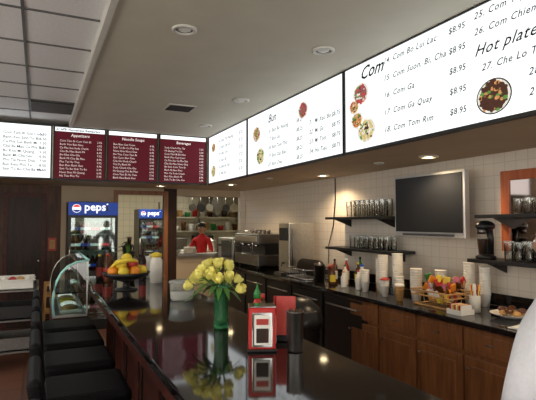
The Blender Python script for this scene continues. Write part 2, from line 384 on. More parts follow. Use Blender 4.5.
# ---------------------------------------------------------------- stools
def stool(x,y):
    b=B('bar_stool')
    b.box((x-.20,y-.20,.70),(x+.20,y+.20,.78),'leather',.03,seg=3)
    b.box((x-.18,y-.18,.67),(x+.18,y+.18,.70),'black')
    R=Matrix.Rotation(math.radians(-8),3,'Y')
    b.box((x-.255,y-.19,.84),(x-.205,y+.19,1.04),'leather',.022,R,3)
    for s in (-1,1):
        b.tube([(x-.17,y+s*.16,.68),(x-.215,y+s*.165,.80),(x-.232,y+s*.165,.95)],.012,'chrome',8)
        for t in (-1,1):
            b.tube([(x+t*.15,y+s*.15,.69),(x+t*.185,y+s*.185,0)],.014,'black',8)
        b.tube([(x-.172,y+s*.172,.25),(x+.172,y+s*.172,.25)],.009,'chrome',8)
        b.tube([(x+s*.172,y-.172,.25),(x+s*.172,y+.172,.25)],.009,'chrome',8)
    b.done()
for y in (1.55,2.10,2.66,3.22,3.76,4.27): stool(.24,y)
# ---------------------------------------------------------------- back counter
b=B('back_counter')
b.box((2.75,.6,.86),(3.485,8.2,.90),'granite',.006)
b.box((2.84,.62,.1),(3.48,3.74,.86),'cabwood'); b.box((2.88,.62,0),(3.48,8.15,.1),'black')
y=.66
while y<3.6:
    b.box((2.82,y,.66),(2.84,y+.46,.84),'cabwood',.005); b.box((2.812,y+.05,.695),(2.822,y+.41,.805),'cabwood',.004)
    b.box((2.82,y,.12),(2.84,y+.46,.63),'cabwood',.005); b.box((2.812,y+.06,.18),(2.822,y+.40,.57),'cabwood',.006)
    b.tube([(2.80,y+.20,.75),(2.80,y+.26,.75)],.006,'dsteel',6); b.sph((2.805,y+.42,.55),.012,'dsteel',8)
    y+=.485
b.box((2.84,3.76,.1),(3.48,8.15,.86),'dsteel')
y=3.8
while y<7.9:
    b.box((2.815,y,.14),(2.84,y+.66,.83),'black',.006); b.tube([(2.795,y+.06,.74),(2.795,y+.60,.74)],.009,'steel',8)
    b.box((2.795,y+.08,.735),(2.82,y+.10,.745),'steel'); b.box((2.795,y+.56,.735),(2.82,y+.58,.745),'steel'); y+=.72
b.done()
b=B('trash_can')
b.lathe([(.17,0),(.21,.62),(.225,.63),(.225,.66)],(2.2,3.95,0),'black',28,cap1=False)
b.lathe([(.235,.64),(.235,.70),(.21,.80),(.12,.88),(.001,.90)],(2.2,3.95,0),'black',28); b.box((2.12,3.725,.70),(2.28,3.77,.80),'vent',.01)
b.done()
ZK=.902
b=B('tea_dispenser')
b.box((3.0,5.62,.93),(3.38,5.92,1.585),'steel',.008)
b.box((3.02,5.63,ZK),(3.37,5.91,.93),'black')
b.box((2.98,5.65,1.35),(3.0,5.87,1.52),'black',.004)
b.tube([(3.0,5.76,1.05),(2.97,5.76,1.05),(2.96,5.76,1.01)],.012,'black',8); b.tube([(3.05,5.615,1.0),(3.05,5.615,1.5)],.006,'dsteel',6)
b.box((2.90,5.66,ZK),(2.99,5.86,.93),'dsteel'); b.done()
b=B('espresso_machine')
b.box((2.86,6.3,.96),(3.38,7.2,1.12),'dsteel',.01).box((2.98,6.32,1.12),(3.36,7.18,1.30),'black').box((2.86,6.3,1.28),(3.38,7.2,1.42),'dsteel',.01)
b.box((2.852,6.34,1.31),(2.862,7.16,1.39),'steel',.003)
for s in (6.4,7.1):
    for x in (2.92,3.32): b.lathe([(.02,0),(.025,.06)],(x,s,ZK),'black',10)
for y in (6.5,6.75,7.0):
    b.lathe([(.035,0),(.035,.05)],(2.92,y,1.23),'chrome',12); b.tube([(2.92,y,1.24),(2.80,y,1.22)],.012,'black',8)
for y in (6.4,7.1): b.tube([(2.87,y,1.33),(2.82,y,1.30),(2.81,y,1.12)],.006,'chrome',6)
b.tube([(2.9,6.33,1.42),(2.9,6.33,1.46),(2.9,7.17,1.46),(2.9,7.17,1.42)],.006,'chrome',6)
for k in range(5): b.lathe([(.02,0),(.035,.06)],(3.1,6.45+k*.15,1.42),'dsteel',10)
b.done()
b=B('commercial_toaster_oven')
b.box((2.9,7.4,.93),(3.38,8.1,1.33),'steel',.01).box((2.885,7.46,1.0),(2.90,7.9,1.27),'screen'); b.tube([(2.87,7.48,1.28),(2.87,7.88,1.28)],.008,'black',6)
for x in (2.95,3.33):
    for y in (7.45,8.05): b.lathe([(.02,0),(.02,.03)],(x,y,ZK),'black',8)
for y in (7.95,8.02): b.tube([(2.9,y,1.2),(2.87,y,1.2)],.018,'black',10)
b.done()
b=B('wire_dish_rack')
for z in (.91,1.02): b.tube([(2.9,5.0,z),(3.35,5.0,z),(3.35,5.5,z),(2.9,5.5,z),(2.9,5.0,z)],.006,'chrome',6)
for k in range(9):
    b.tube([(2.9,5.02+k*.058,1.02),(2.9,5.02+k*.058,.91),(3.35,5.02+k*.058,.91),(3.35,5.02+k*.058,1.02)],.004,'chrome',5)
for k in range(6): b.lathe([(.10,0),(.105,.008)],(3.12,5.09+k*.07,1.025),'dsteel',20,mx=Matrix.Rotation(math.radians(80),3,'X'))
b.done()
def bottle(name,x,y,z,h,r,m,cap='black',label=None):
    b=B(name); b.lathe([(r*.95,0),(r,.01),(r,h*.6),(r*.8,h*.7),(r*.35,h*.82),(r*.33,h*.93)],(x,y,z),m,16)
    b.lathe([(r*.4,h*.92),(r*.4,h)],(x,y,z),cap,12)
    if label: b.lathe([(r*1.02,h*.15),(r*1.02,h*.5)],(x,y,z),label,16,cap0=False,cap1=False)
    return b.done()
bottle('syrup_bottle',3.12,4.72,ZK,.27,.035,'brown','black','paper')
bottle('syrup_bottle',3.2,4.60,ZK,.28,.035,'red','white','paper')
bottle('syrup_bottle',3.10,4.48,ZK,.22,.035,'white','green')
bottle('syrup_bottle',3.2,4.38,ZK,.25,.035,'brown','yellow','yellow')
bottle('milk_jug',3.15,4.24,ZK,.24,.05,'white','blue')
bottle('syrup_bottle',3.0,4.10,ZK,.20,.03,'paper','red'); bottle('syrup_bottle',3.28,4.12,ZK,.24,.032,'orange','white')
bottle('syrup_bottle',2.98,4.55,ZK,.22,.033,'brown','redapple','yellow'); bottle('syrup_bottle',3.32,4.5,ZK,.30,.035,'green','black','paper'); bottle('syrup_bottle',2.97,4.32,ZK,.17,.032,'white','orange')
b=B('coffee_canister'); b.lathe([(.06,0),(.06,.18),(.063,.18),(.063,.205),(.02,.21),(.015,.23)],(3.0,4.86,ZK),'dsteel',20); b.done()
b=B('coffee_canister'); b.lathe([(.055,0),(.055,.15),(.058,.15),(.058,.175),(.02,.18),(.015,.20)],(3.2,4.88,ZK),'redapple',20); b.done()
def cups(name,x,y,z,r,n,m='foam',lid=None):
    b=B(name)
    for k in range(n):
        z0=z+k*.022
        b.lathe([(r*.72,0),(r,.10),(r*1.06,.103),(r*1.06,.108),(r*.97,.108)],(x,y,z0),m,18)
    if lid: b.lathe([(r*1.1,.108),(r*1.1,.118),(r*.8,.13),(.001,.132)],(x,y,z0),lid,18)
    b.done()
cups('paper_cup_stack',3.06,3.78,ZK,.050,13); cups('paper_cup_stack',3.13,3.65,ZK,.050,14); cups('paper_cup_stack',3.13,3.90,ZK,.048,11)
cups('paper_cup_stack',2.98,3.96,ZK,.042,6); cups('paper_cup_stack',3.04,3.30,ZK,.050,9); cups('paper_cup_stack',3.18,3.46,ZK,.048,7,'foam','tan')
cups('paper_cup_stack',3.36,3.0,ZK,.048,12); cups('paper_cup_stack',2.95,3.62,ZK,.04,3,'foam','redapple')
cups('paper_cup_stack',3.3,3.27,ZK,.048,8); cups('paper_cup_stack',3.36,2.84,ZK,.043,11); cups('paper_cup_stack',2.90,3.36,ZK,.04,2,'tan','foam'); cups('paper_cup_stack',3.02,3.50,ZK,.042,5)
b=B('snack_basket')
for z,e in((.908,0),(.99,.01),(1.03,.02)): b.tube([(2.92-e,2.82-e,z),(3.20+e,2.82-e,z),(3.20+e,3.20+e,z),(2.92-e,3.20+e,z),(2.92-e,2.82-e,z)],.006,'tan',6)
for k in range(7):
    b.tube([(2.90,2.83+k*.06,1.03),(2.92,2.83+k*.06,.908),(3.20,2.83+k*.06,.908),(3.22,2.83+k*.06,1.03)],.003,'tan',5)
cs=['red','orange','yellow','white','tan','redapple','brown','orange','brown','f_pur','green']
for k in range(60):
    R=Euler((random.uniform(-.5,.5),random.uniform(-.5,.5),random.uniform(0,3))).to_matrix()
    c=Vector((random.uniform(2.97,3.15),random.uniform(2.87,3.15),.955+.18*random.random()))
    b.box(c-Vector((.028,.010,.030)),c+Vector((.028,.010,.030)),cs[k%11],.006,R)
b.done()
b=B('sweetener_tray'); b.box((2.84,2.62,ZK),(2.98,2.76,.907),'white')
for lo,hi in(((2.84,2.62,.907),(2.845,2.76,.94)),((2.975,2.62,.907),(2.98,2.76,.94)),((2.845,2.62,.907),(2.975,2.625,.94)),((2.845,2.755,.907),(2.975,2.76,.94))): b.box(lo,hi,'white')
for k in range(8): b.box((2.855,2.632+k*.015,.908),(2.965,2.638+k*.015,.975),['paper','red','yellow'][k%3])
b.done()
b=B('straw_canister'); b.lathe([(.04,0),(.042,.13)],(3.08,2.70,ZK),'foam',16,cap1=False)
for k in range(9): b.tube([(3.08+.015*math.cos(k),2.70+.015*math.sin(k),ZK+.02),(3.08+.035*math.cos(k),2.70+.035*math.sin(k),ZK+.21)],.004,['red','white','yellow'][k%3],5)
b.done()
b=B('pastry_plate')
b.lathe([(.07,0),(.08,.004),(.15,.03),(.155,.034),(.14,.032),(.07,.012),(.001,.01)],(3.14,2.42,ZK),'white',28)
for k in range(9):
    a=k*.7; q=.07 if k else 0; b.sph((3.14+q*math.cos(a),2.42+q*math.sin(a),.94+.02*(k%2)),(.035,.028,.02),['tan','brown','tan','f_dark'][k%4],10)
b.done()
b=B('folded_napkin'); b.box((2.80,2.02,ZK),(2.98,2.20,.910),'paper',.003); b.box((2.81,2.03,.910),(2.97,2.19,.918),'paper',.003,Matrix.Rotation(.2,3,'Z')); b.done()
def shelf(y0,y1,z):
    b=B('wall_shelf'); b.box((3.20,y0,z-.03),(3.498,y1,z),'frame',.004)
    for y in (y0+.15,y1-.15):
        b.extr([(3.49,y,z-.03),(3.25,y,z-.03),(3.49,y,z-.12)],(0,.015,0),'frame')
    b.done()
def glasses(y0,y1,z,rows=2,h=.14,r=.036,step=.085,name='drinking_glasses'):
    b=B(name)
    for j in range(rows):
        y=y0+r+.01
        while y<y1-r:
            hh=h*random.choice((1,1,.94)); x=3.26+j*.1
            b.lathe([(r*.75,0),(r*.8,.004),(r,hh)],(x,y,z+.002),'glass',14,cap1=False)
            b.lathe([(r*1.0,hh-.004),(r*1.03,hh),(r*.96,hh+.002)],(x,y,z+.002),'cloudy',14,cap0=False,cap1=False)
            b.lathe([(r*.74,.012),(r*.3,.014)],(x,y,z+.002),'cloudy',14)
            y+=step
    b.done(normals=True)
shelf(3.95,5.05,1.66); shelf(3.80,5.05,1.30)
glasses(3.98,4.68,1.66,2,.18,.036); glasses(3.92,4.66,1.30,2,.145,.036)
shelf(1.5,2.80,1.66); shelf(1.5,2.88,1.30)
glasses(1.55,2.50,1.66,2,.12,.035); glasses(1.55,2.62,1.30,2,.15,.038)
b=B('framed_wall_mirror')
b.box((3.478,1.56,1.36),(3.498,2.70,1.96),'mirror'); 
b.box((3.465,1.5,1.36),(3.498,1.57,2.02),'orangewood',.005).box((3.465,2.68,1.36),(3.498,2.76,2.02),'orangewood',.005).box((3.465,1.57,1.94),(3.498,2.68,2.02),'orangewood',.005)
b.box((3.47,2.1,1.40),(3.498,2.13,1.94),'orangewood').done()
b=B('wall_television')
b.box((3.30,2.98,1.455),(3.36,3.88,2.06),'silver',.008); b.box((3.293,3.005,1.505),(3.301,3.855,2.035),'screen')
b.box((3.294,3.10,1.470),(3.301,3.76,1.490),'dsteel'); b.box((3.36,3.2,1.58),(3.41,3.65,1.95),'black',.01)
b.box((3.41,3.35,1.7),(3.498,3.5,1.85),'dsteel'); b.sph((3.292,3.05,1.48),.006,'steel',8); b.done()
b=B('drink_mixer')
x,y,z=3.28,2.76,1.302
b.lathe([(.075,0),(.08,.02),(.05,.035)],(x,y,z),'black',20); b.tube([(x+.05,y,z+.02),(x+.06,y,z+.16),(x+.04,y,z+.25)],[.03,.025,.03],'black',12)
b.sph((x,y,z+.265),(.10,.055,.045),'black',16); b.lathe([(.03,0),(.035,-.05)],(x-.045,y,z+.25),'dsteel',12)
b.lathe([(.03,.04),(.042,.16),(.045,.165)],(x-.035,y,z),'dsteel',16); b.done()
b=B('power_cord'); b.tube([(3.485,5.42,1.05),(3.48,5.40,1.3),(3.485,5.3,1.55),(3.485,5.25,1.9),(3.485,5.25,2.17)],.006,'black',6).done()
# ---------------------------------------------------------------- drink coolers
def cooler(x0,x1,yf,depth,h,text):
    b=B('glass_door_drink_cooler'); y1=yf+depth; t=.03
    b.box((x0,yf+.04,0),(x0+t,y1,h),'black').box((x1-t,yf+.04,0),(x1,y1,h),'black').box((x0+t,y1-t,0),(x1-t,y1,h),'white')
    b.box((x0+t,yf+.04,0),(x1-t,y1-t,.2),'black').box((x0+t,yf+.04,h-.22),(x1-t,y1-t,h),'black')
    b.box((x0,yf,h-.2),(x1,yf+.04,h-.005),'blue',.008)
    w=x1-x0; cx=x0+w*.16; cz=h-.10; k0=w/.7
    u=(1,0,0);v=(0,0,1)
    b.disc((cx,yf-.002,cz),.062*k0,u,v,'bluew',24)
    b.poly([(cx+.055*k0*math.cos(a),yf-.003,cz+.055*k0*math.sin(a)) for a in [math.radians(20+k*14) for k in range(11)]],'redl')
    b.poly([(cx+.055*k0*math.cos(a),yf-.003,cz+.055*k0*math.sin(a)) for a in [math.radians(200+k*14) for k in range(11)]],'blue')
    b.text(text,.165*k0,TY(x0+w*.31,h-.13,yf-.003),'bluew')
    for lo,hi in(((x0,yf,.08),(x0+.04,yf+.04,h-.2)),((x1-.04,yf,.08),(x1,yf+.04,h-.2)),((x0+.04,yf,.08),(x1-.04,yf+.04,.16)),((x0+.04,yf,h-.24),(x1-.04,yf+.04,h-.2))): b.box(lo,hi,'black')
    b.box((x0+.04,yf+.015,.16),(x1-.04,yf+.02,h-.24),'pane')
    b.tube([(x0+.02,yf-.03,.9),(x0+.02,yf-.03,1.25)],.01,'steel',8); 
    for zz in (.92,1.23): b.tube([(x0+.02,yf-.03,zz),(x0+.02,yf,zz)],.006,'steel',6)
    b.box((x0+.1,yf+.05,h-.235),(x1-.1,yf+.07,h-.225),'cool')
    cols=['brown','f_dark','brown','f_dark','black','f_pur','f_dark','brown']
    labs=['redl','f_white','f_pur','f_white','blue','f_white']
    for i,z in enumerate((.25,.56,.87,1.18,1.42)):
        b.box((x0+t,yf+.07,z-.01),(x1-t,y1-t,z),'steel')
        n=int((w-.1)/.07)
        for k in range(n):
            for d in range(2):
                m=cols[(k//2+i*3)%8]; xx=x0+.08+k*.07; yy=yf+.13+d*.1
                q=.98 if i<4 else .8
                b.lathe([(.03,0),(.032,.10*q),(.03,.15*q),(.013,.20*q),(.013,.225*q)],(xx,yy,z),m,10)
                b.lathe([(.033,.06),(.033,.10)],(xx,yy,z),labs[(k//2+i)%6],10,cap0=False,cap1=False)
    b.done(normals=False)
cooler(.40,1.10,7.58,.62,1.90,'pepsi')
cooler(1.97,2.55,10.55,.6,1.88,'pepsi')
# ---------------------------------------------------------------- kitchen stuff
b=B('kitchen_prep_table'); b.box((2.5,9.6,.86),(4.8,10.3,.90),'steel',.005).box((2.55,9.65,.3),(4.75,10.25,.33),'steel')
for x in (2.55,4.72):
    for y in (9.65,10.22): b.tube([(x,y,0),(x,y,.86)],.02,'steel',8)
b.done()
b=B('kitchen_shelf_unit')
for z in (1.35,1.7): b.box((2.7,11.8,z),(4.9,12.15,z+.03),'steel')
for x in (2.75,3.8,4.85): b.tube([(x,12.1,0),(x,12.1,2.1)],.018,'steel',8)
for k in range(20):
    z=1.38 if k%2 else 1.73; x=2.85+k*.10
    b.lathe([(.06,0),(.07,.10+.05*(k%3)),(.073,.12+.05*(k%3))],(x,11.97,z),['white','red','dsteel','foam','tan','brown','green'][k%7],14)
b.box((2.7,11.75,.85),(4.9,12.15,.9),'steel'); b.box((2.8,11.8,.9),(3.4,12.1,1.2),'dsteel',.01); b.box((3.6,11.8,.9),(4.1,12.1,1.25),'black',.01); b.done()
b=B('hanging_pot_rack'); b.tube([(2.8,9.9,2.15),(4.3,9.9,2.15)],.012,'dsteel',8)
for x in (2.85,4.25): b.tube([(x,9.9,2.15),(x,9.9,2.548)],.008,'dsteel',6)
for k in range(7):
    x=2.95+k*.19; b.tube([(x,9.9,2.15),(x,9.9,1.98)],.006,'steel',6); b.lathe([(.001,0),(.07+.02*(k%2),.004),(.08+.02*(k%2),.05)],(x,9.9,1.90),['dsteel','black','steel'][k%3],16,mx=Matrix.Rotation(math.radians(80),3,'X'))
b.done()
b=B('stock_pot'); b.lathe([(.17,0),(.17,.28),(.18,.285),(.18,.30),(.02,.32),(.02,.35)],(3.4,9.95,.902),'steel',24); b.tube([(3.57,9.95,1.12),(3.62,9.95,1.12),(3.62,9.95,1.06),(3.57,9.95,1.06)],.008,'steel',6); b.done()
b=B('mixing_bowl'); b.lathe([(.06,0),(.12,.05),(.16,.11),(.165,.112),(.15,.108),(.11,.06),(.001,.01)],(2.8,9.85,.902),'steel',24).done()
b=B('range_hood'); b.extr([(3.6,10.6,1.95),(5.0,10.6,1.95),(4.8,10.6,2.5),(3.8,10.6,2.5)],(0,1.1,0),'dsteel'); b.done()
b=B('plate_stack')
for k in range(10): b.lathe([(.06,0),(.11,.012),(.112,.014)],(2.45,8.33,1.042+k*.011),'white',20)
b.done()
b=B('service_microwave'); b.box((3.0,8.24,1.055),(3.35,8.44,1.30),'dsteel',.01).box((3.02,8.232,1.08),(3.22,8.242,1.28),'screen')
for x in (3.02,3.30): b.box((x,8.26,1.042),(x+.03,8.42,1.056),'black')
b.box((3.24,8.232,1.08),(3.33,8.242,1.28),'black'); b.done()
# ---------------------------------------------------------------- bus cart
b=B('bussing_cart')
for z in (.18,.52,.84): b.box((-.50,5.9,z),(.02,6.5,z+.02),'dsteel',.004)
for x in (-.49,.01):
    for y in (5.92,6.48): b.tube([(x,y,.06),(x,y,.90)],.014,'dsteel',8); b.sph((x,y,.035),.035,'black',10)
def tub(x0,y0,x1,y1,z,h,m):
    b.box((x0,y0,z),(x1,y1,z+.01),m); b.box((x0,y0,z),(x0+.012,y1,z+h),m).box((x1-.012,y0,z),(x1,y1,z+h),m).box((x0,y0,z),(x1,y0+.012,z+h),m).box((x0,y1-.012,z),(x1,y1,z+h),m)
    b.box((x0-.012,y0-.012,z+h-.012),(x0+.01,y1+.012,z+h),m).box((x0-.012,y0-.012,z+h-.012),(x1+.012,y0+.01,z+h),m)
tub(-.46,5.95,-.02,6.20,.86,.11,'white'); tub(-.46,6.23,-.02,6.46,.86,.11,'white'); tub(-.44,5.96,-.03,6.40,.54,.14,'black'); tub(-.44,5.96,-.03,6.40,.2,.14,'dsteel')
for k in range(5): b.sph((-.4+k*.08,6.07,.95),.045,['tan','white','redapple'][k%3],8)
b.done()
b=B('wooden_high_chair')
x,y=.22,6.5
for sx in(-1,1):
    for sy in(-1,1): b.tube([(x+sx*.15,y+sy*.15,0),(x+sx*.12,y+sy*.12,.85)],.016,'tan',8)
b.box((x-.13,y-.13,.50),(x+.13,y+.13,.53),'tan',.005)
for z in (.7,.83): b.box((x-.13,y-.135,z),(x+.13,y-.115,z+.03),'tan').box((x-.13,y+.115,z),(x+.13,y+.135,z+.03),'tan').box((x-.13,y-.12,z),(x-.115,y+.12,z+.03),'tan')
b.done()
b=B('door_1')
b.box((-.47,8.255,0),(-.41,8.30,2.05),'barwood').box((.06,8.255,0),(.12,8.30,2.05),'barwood').box((-.41,8.255,1.98),(.06,8.30,2.05),'barwood')
b.box((-.41,8.275,0),(.06,8.298,1.98),'darkwood').box((-.34,8.268,.2),(-.01,8.276,.9),'darkwood',.004).box((-.34,8.268,1.0),(-.01,8.276,1.85),'darkwood'); b.sph((.02,8.25,1.0),.025,'chrome',10)
b.done()
b=B('wall_sign'); b.box((.15,8.27,1.15),(.27,8.298,1.35),'redapple',.004).box((.17,8.265,1.18),(.25,8.272,1.32),'tan').done()
# ---------------------------------------------------------------- bar items
ZT=1.05
vx,vy=.87,2.38
b=B('flower_vase')
b.lathe([(.034,0),(.040,.01),(.037,.06),(.036,.14),(.042,.20),(.047,.225),(.044,.226),(.039,.20),(.033,.14),(.034,.06),(.034,.015),(.001,.012)],(vx,vy,ZT+.001),'vaseglass',28,cap1=False)
top=Vector((vx,vy,ZT+.20))
for k in range(20):
    a=k*2.4; q=math.sqrt((k+.5)/20)
    d=Vector((math.cos(a)*q*.128-.030,math.sin(a)*q*.115+.012,.130-.125*q*q+random.uniform(-.02,.02)))
    p=top+d; base=Vector((vx+random.uniform(-.02,.02),vy+random.uniform(-.02,.02),ZT+.03))
    mid=top+Vector((d.x*.25,d.y*.25,.01)); b.tube([base,mid,top+d*.7+Vector((0,0,.02)),p],.0032,'leaf',6)
    dn=(d+Vector((0,0,.03))).normalized(); R=dn.to_track_quat('Z','Y').to_matrix()
    s=random.uniform(.8,1.05)
    b.lathe([(.003,-.004),(.013*s,.004),(.017*s,.02),(.014*s,.036),(.006*s,.042)],p,'petal',10,mx=R)
    for j in range(6):
        aa=j*math.pi/3+k; Rz=Matrix.Rotation(aa,3,'Z')
        out=.006 if j%2 else .0; rows=[]
        for t,(rr,zz,ww) in enumerate(((.005,0,.006),(.017+out*.5,.012,.016),(.021+out,.028,.018),(.025+out*1.8,.045,.009))):
            rows.append([p+R@(Rz@Vector((rr*s*(1-.12*abs(u)),u*ww*s,zz*s))) for u in (-1,-.4,.4,1)])
        b.rings(rows,'petal',closed=False)
    q0=top+d*.35; tip=q0+Vector((d.x*1.0,d.y*1.0,-.03+random.uniform(-.05,.04)))
    sd=(tip-q0).cross(Vector((0,0,1))).normalized()*.016
    m1=(q0+tip)/2+Vector((0,0,.018))
    b.rings([[q0-sd*.2,q0+sd*.2],[m1-sd,m1+sd],[tip-sd*.1,tip+sd*.1]],'leaf',closed=False)
b.done(normals=False)
b=B('napkin_dispenser'); cx,cy=.885,1.91
R=Matrix.Rotation(math.radians(-22),4,'Z')
def addrot(fn):
    before=set(b.bm.verts); fn(); new=[v for v in b.bm.verts if v not in before]
    bmesh.ops.transform(b.bm,matrix=Matrix.Translation((cx,cy,ZT+.001))@R,verts=new)
addrot(lambda: b.box((-.058,-.05,.008),(.058,.05,.185),'red',.008))
addrot(lambda: b.box((-.062,-.055,0),(.062,.055,.012),'black',.004))
addrot(lambda: b.box((-.044,-.054,.02),(.044,-.049,.165),'chrome',.003))
addrot(lambda: b.box((-.034,-.058,.03),(.034,-.053,.155),'paper',.003))
addrot(lambda: b.box((-.026,-.060,.04),(.026,-.057,.10),'darkwood',.002))
addrot(lambda: b.box((-.026,-.060,.115),(.026,-.057,.14),'redapple',.002))
addrot(lambda: b.box((-.059,-.048,.183),(.059,.048,.190),'chrome',.003))
addrot(lambda: b.box((-.048,.049,.02),(.048,.054,.165),'chrome',.004))
addrot(lambda: b.box((.057,-.03,.03),(.060,.03,.15),'paper'))
b.done()
b=B('hot_sauce_bottle'); x,y=.94,2.08
b.lathe([(.028,0),(.03,.01),(.03,.14),(.022,.165),(.014,.18),(.014,.195)],(x,y,ZT+.001),'red',18); b.lathe([(.017,.19),(.017,.215),(.006,.235),(.003,.255)],(x,y,ZT+.001),'green',14); b.done()
b=B('hot_sauce_bottle'); x,y=1.02,2.20
b.lathe([(.026,0),(.028,.01),(.028,.12),(.018,.15),(.012,.17)],(x,y,ZT+.001),'brown',18); b.lathe([(.015,.165),(.015,.19)],(x,y,ZT+.001),'redapple',14); b.done()
b=B('table_menu_holder'); x,y=1.045,1.99
for k in range(3):
    Rm=Euler((math.radians(-6+5*k),0,math.radians(-35))).to_matrix()
    b.box((x-.045,y-.0015+k*.012,ZT+.012),(x+.045,y+.0015+k*.012,ZT+.205),['redapple','darkwood','red'][k],0,Rm)
b.box((x-.045,y-.02,ZT+.001),(x+.045,y+.04,ZT+.03),'black',.004,Matrix.Rotation(math.radians(-35),3,'Z')); b.done()
b=B('metal_straw_cup')
b.lathe([(.032,0),(.034,.005),(.037,.165),(.039,.168),(.036,.168),(.031,.01),(.001,.008)],(1.0,1.82,ZT+.001),'dsteel',24,cap1=False)
for k in range(6):
    a=k; b.tube([(1.0+.012*math.cos(a),1.82+.012*math.sin(a),ZT+.02),(1.0+.028*math.cos(a),1.82+.028*math.sin(a),ZT+.178)],.003,'brown',6)
b.done()
b=B('plastic_food_container')
b.lathe([(.075,0),(.08,.01),(.088,.12),(.092,.125)],(.93,3.35,ZT+.001),'cloudy',28,cap1=False)
b.lathe([(.093,.122),(.093,.132),(.07,.138),(.001,.14)],(.93,3.35,ZT+.001),'cloudy',28); b.lathe([(.07,.01),(.078,.06),(.001,.065)],(.93,3.35,ZT+.001),'paper',20)
b.done()
b=B('fruit_bowl'); fx,fy=.66,4.05
b.lathe([(.09,0),(.09,.01),(.03,.02),(.025,.06),(.08,.08),(.17,.11),(.19,.14),(.185,.142),(.16,.125),(.07,.095),(.001,.09)],(fx,fy,ZT+.001),'black',30)
for k,(dx,dy,dz,m) in enumerate([(-.11,-.03,.155,'orange'),(-.04,-.11,.155,'yellow'),(.05,-.10,.155,'orange'),(.12,-.03,.155,'yellow'),(.1,.07,.155,'yellow'),(0,.11,.155,'orange'),(-.09,.07,.155,'yellow'),(0,0,.16,'orange'),(-.05,-.05,.21,'yellow'),(.04,-.05,.215,'redapple'),(.06,.03,.21,'orange'),(-.04,.04,.21,'yellow'),(0,-.01,.255,'yellow')]):
    b.sph((fx+dx,fy+dy,ZT+dz),(.043,.043,.040),m,16); b.lathe([(.004,0),(.003,.012)],(fx+dx,fy+dy,ZT+dz+.036),'leaf',6)
b.tube([(fx-.13,fy-.02,ZT+.18),(fx-.09,fy-.09,ZT+.23),(fx,fy-.12,ZT+.25),(fx+.07,fy-.1,ZT+.235)],[.006,.02,.021,.006],'yellow',8)
b.done()
b=B('candy_jar')
b.lathe([(.055,0),(.055,.20),(.045,.22),(.045,.235)],(.98,4.40,ZT+.001),'foam',20); b.lathe([(.05,.23),(.05,.26),(.01,.275)],(.98,4.40,ZT+.001),'yellow',20); b.done()
b=B('potted_plant')
b.lathe([(.05,0),(.065,.10),(.068,.105),(.06,.105),(.001,.09)],(.78,4.65,ZT+.001),'darkwood',18)
for k in range(30):
    a=k*2.4; q=.03+.12*random.random(); z1=ZT+.22+.22*random.random()
    p0=Vector((.78,4.65,ZT+.09)); p1=Vector((.78+q*.5*math.cos(a),4.65+q*.5*math.sin(a),z1)); p2=Vector((.78+q*1.4*math.cos(a),4.65+q*1.4*math.sin(a),z1-.03))
    sd=(p2-p0).cross(Vector((0,0,1))).normalized()*.018
    b.rings([[p0-sd*.3,p0+sd*.3],[p1-sd,p1+sd],[p2-sd*.1,p2+sd*.1]],'leaf' if k%4==0 else 'darkwood',closed=False)
b.done(normals=False)
b=B('rice_cooker')
b.lathe([(.09,0),(.10,.02),(.10,.15),(.095,.17),(.07,.20),(.02,.215),(.02,.23)],(1.03,4.85,ZT+.001),'white',28); b.tube([(.94,4.85,ZT+.17),(.94,4.85,ZT+.245),(1.12,4.85,ZT+.245),(1.12,4.85,ZT+.17)],.008,'black',8); b.box((1.01,4.745,ZT+.04),(1.05,4.76,ZT+.08),'black'); b.done()
for (x,y,h,m,c) in((.58,4.62,.26,'brown','redapple'),(.64,4.90,.28,'brown','black'),(.54,4.84,.24,'darkwood','yellow'),(.90,4.62,.3,'darkwood','black')):
    bottle('soy_sauce_bottle',x,y,ZT+.001,h,.034,m,c,'redapple')
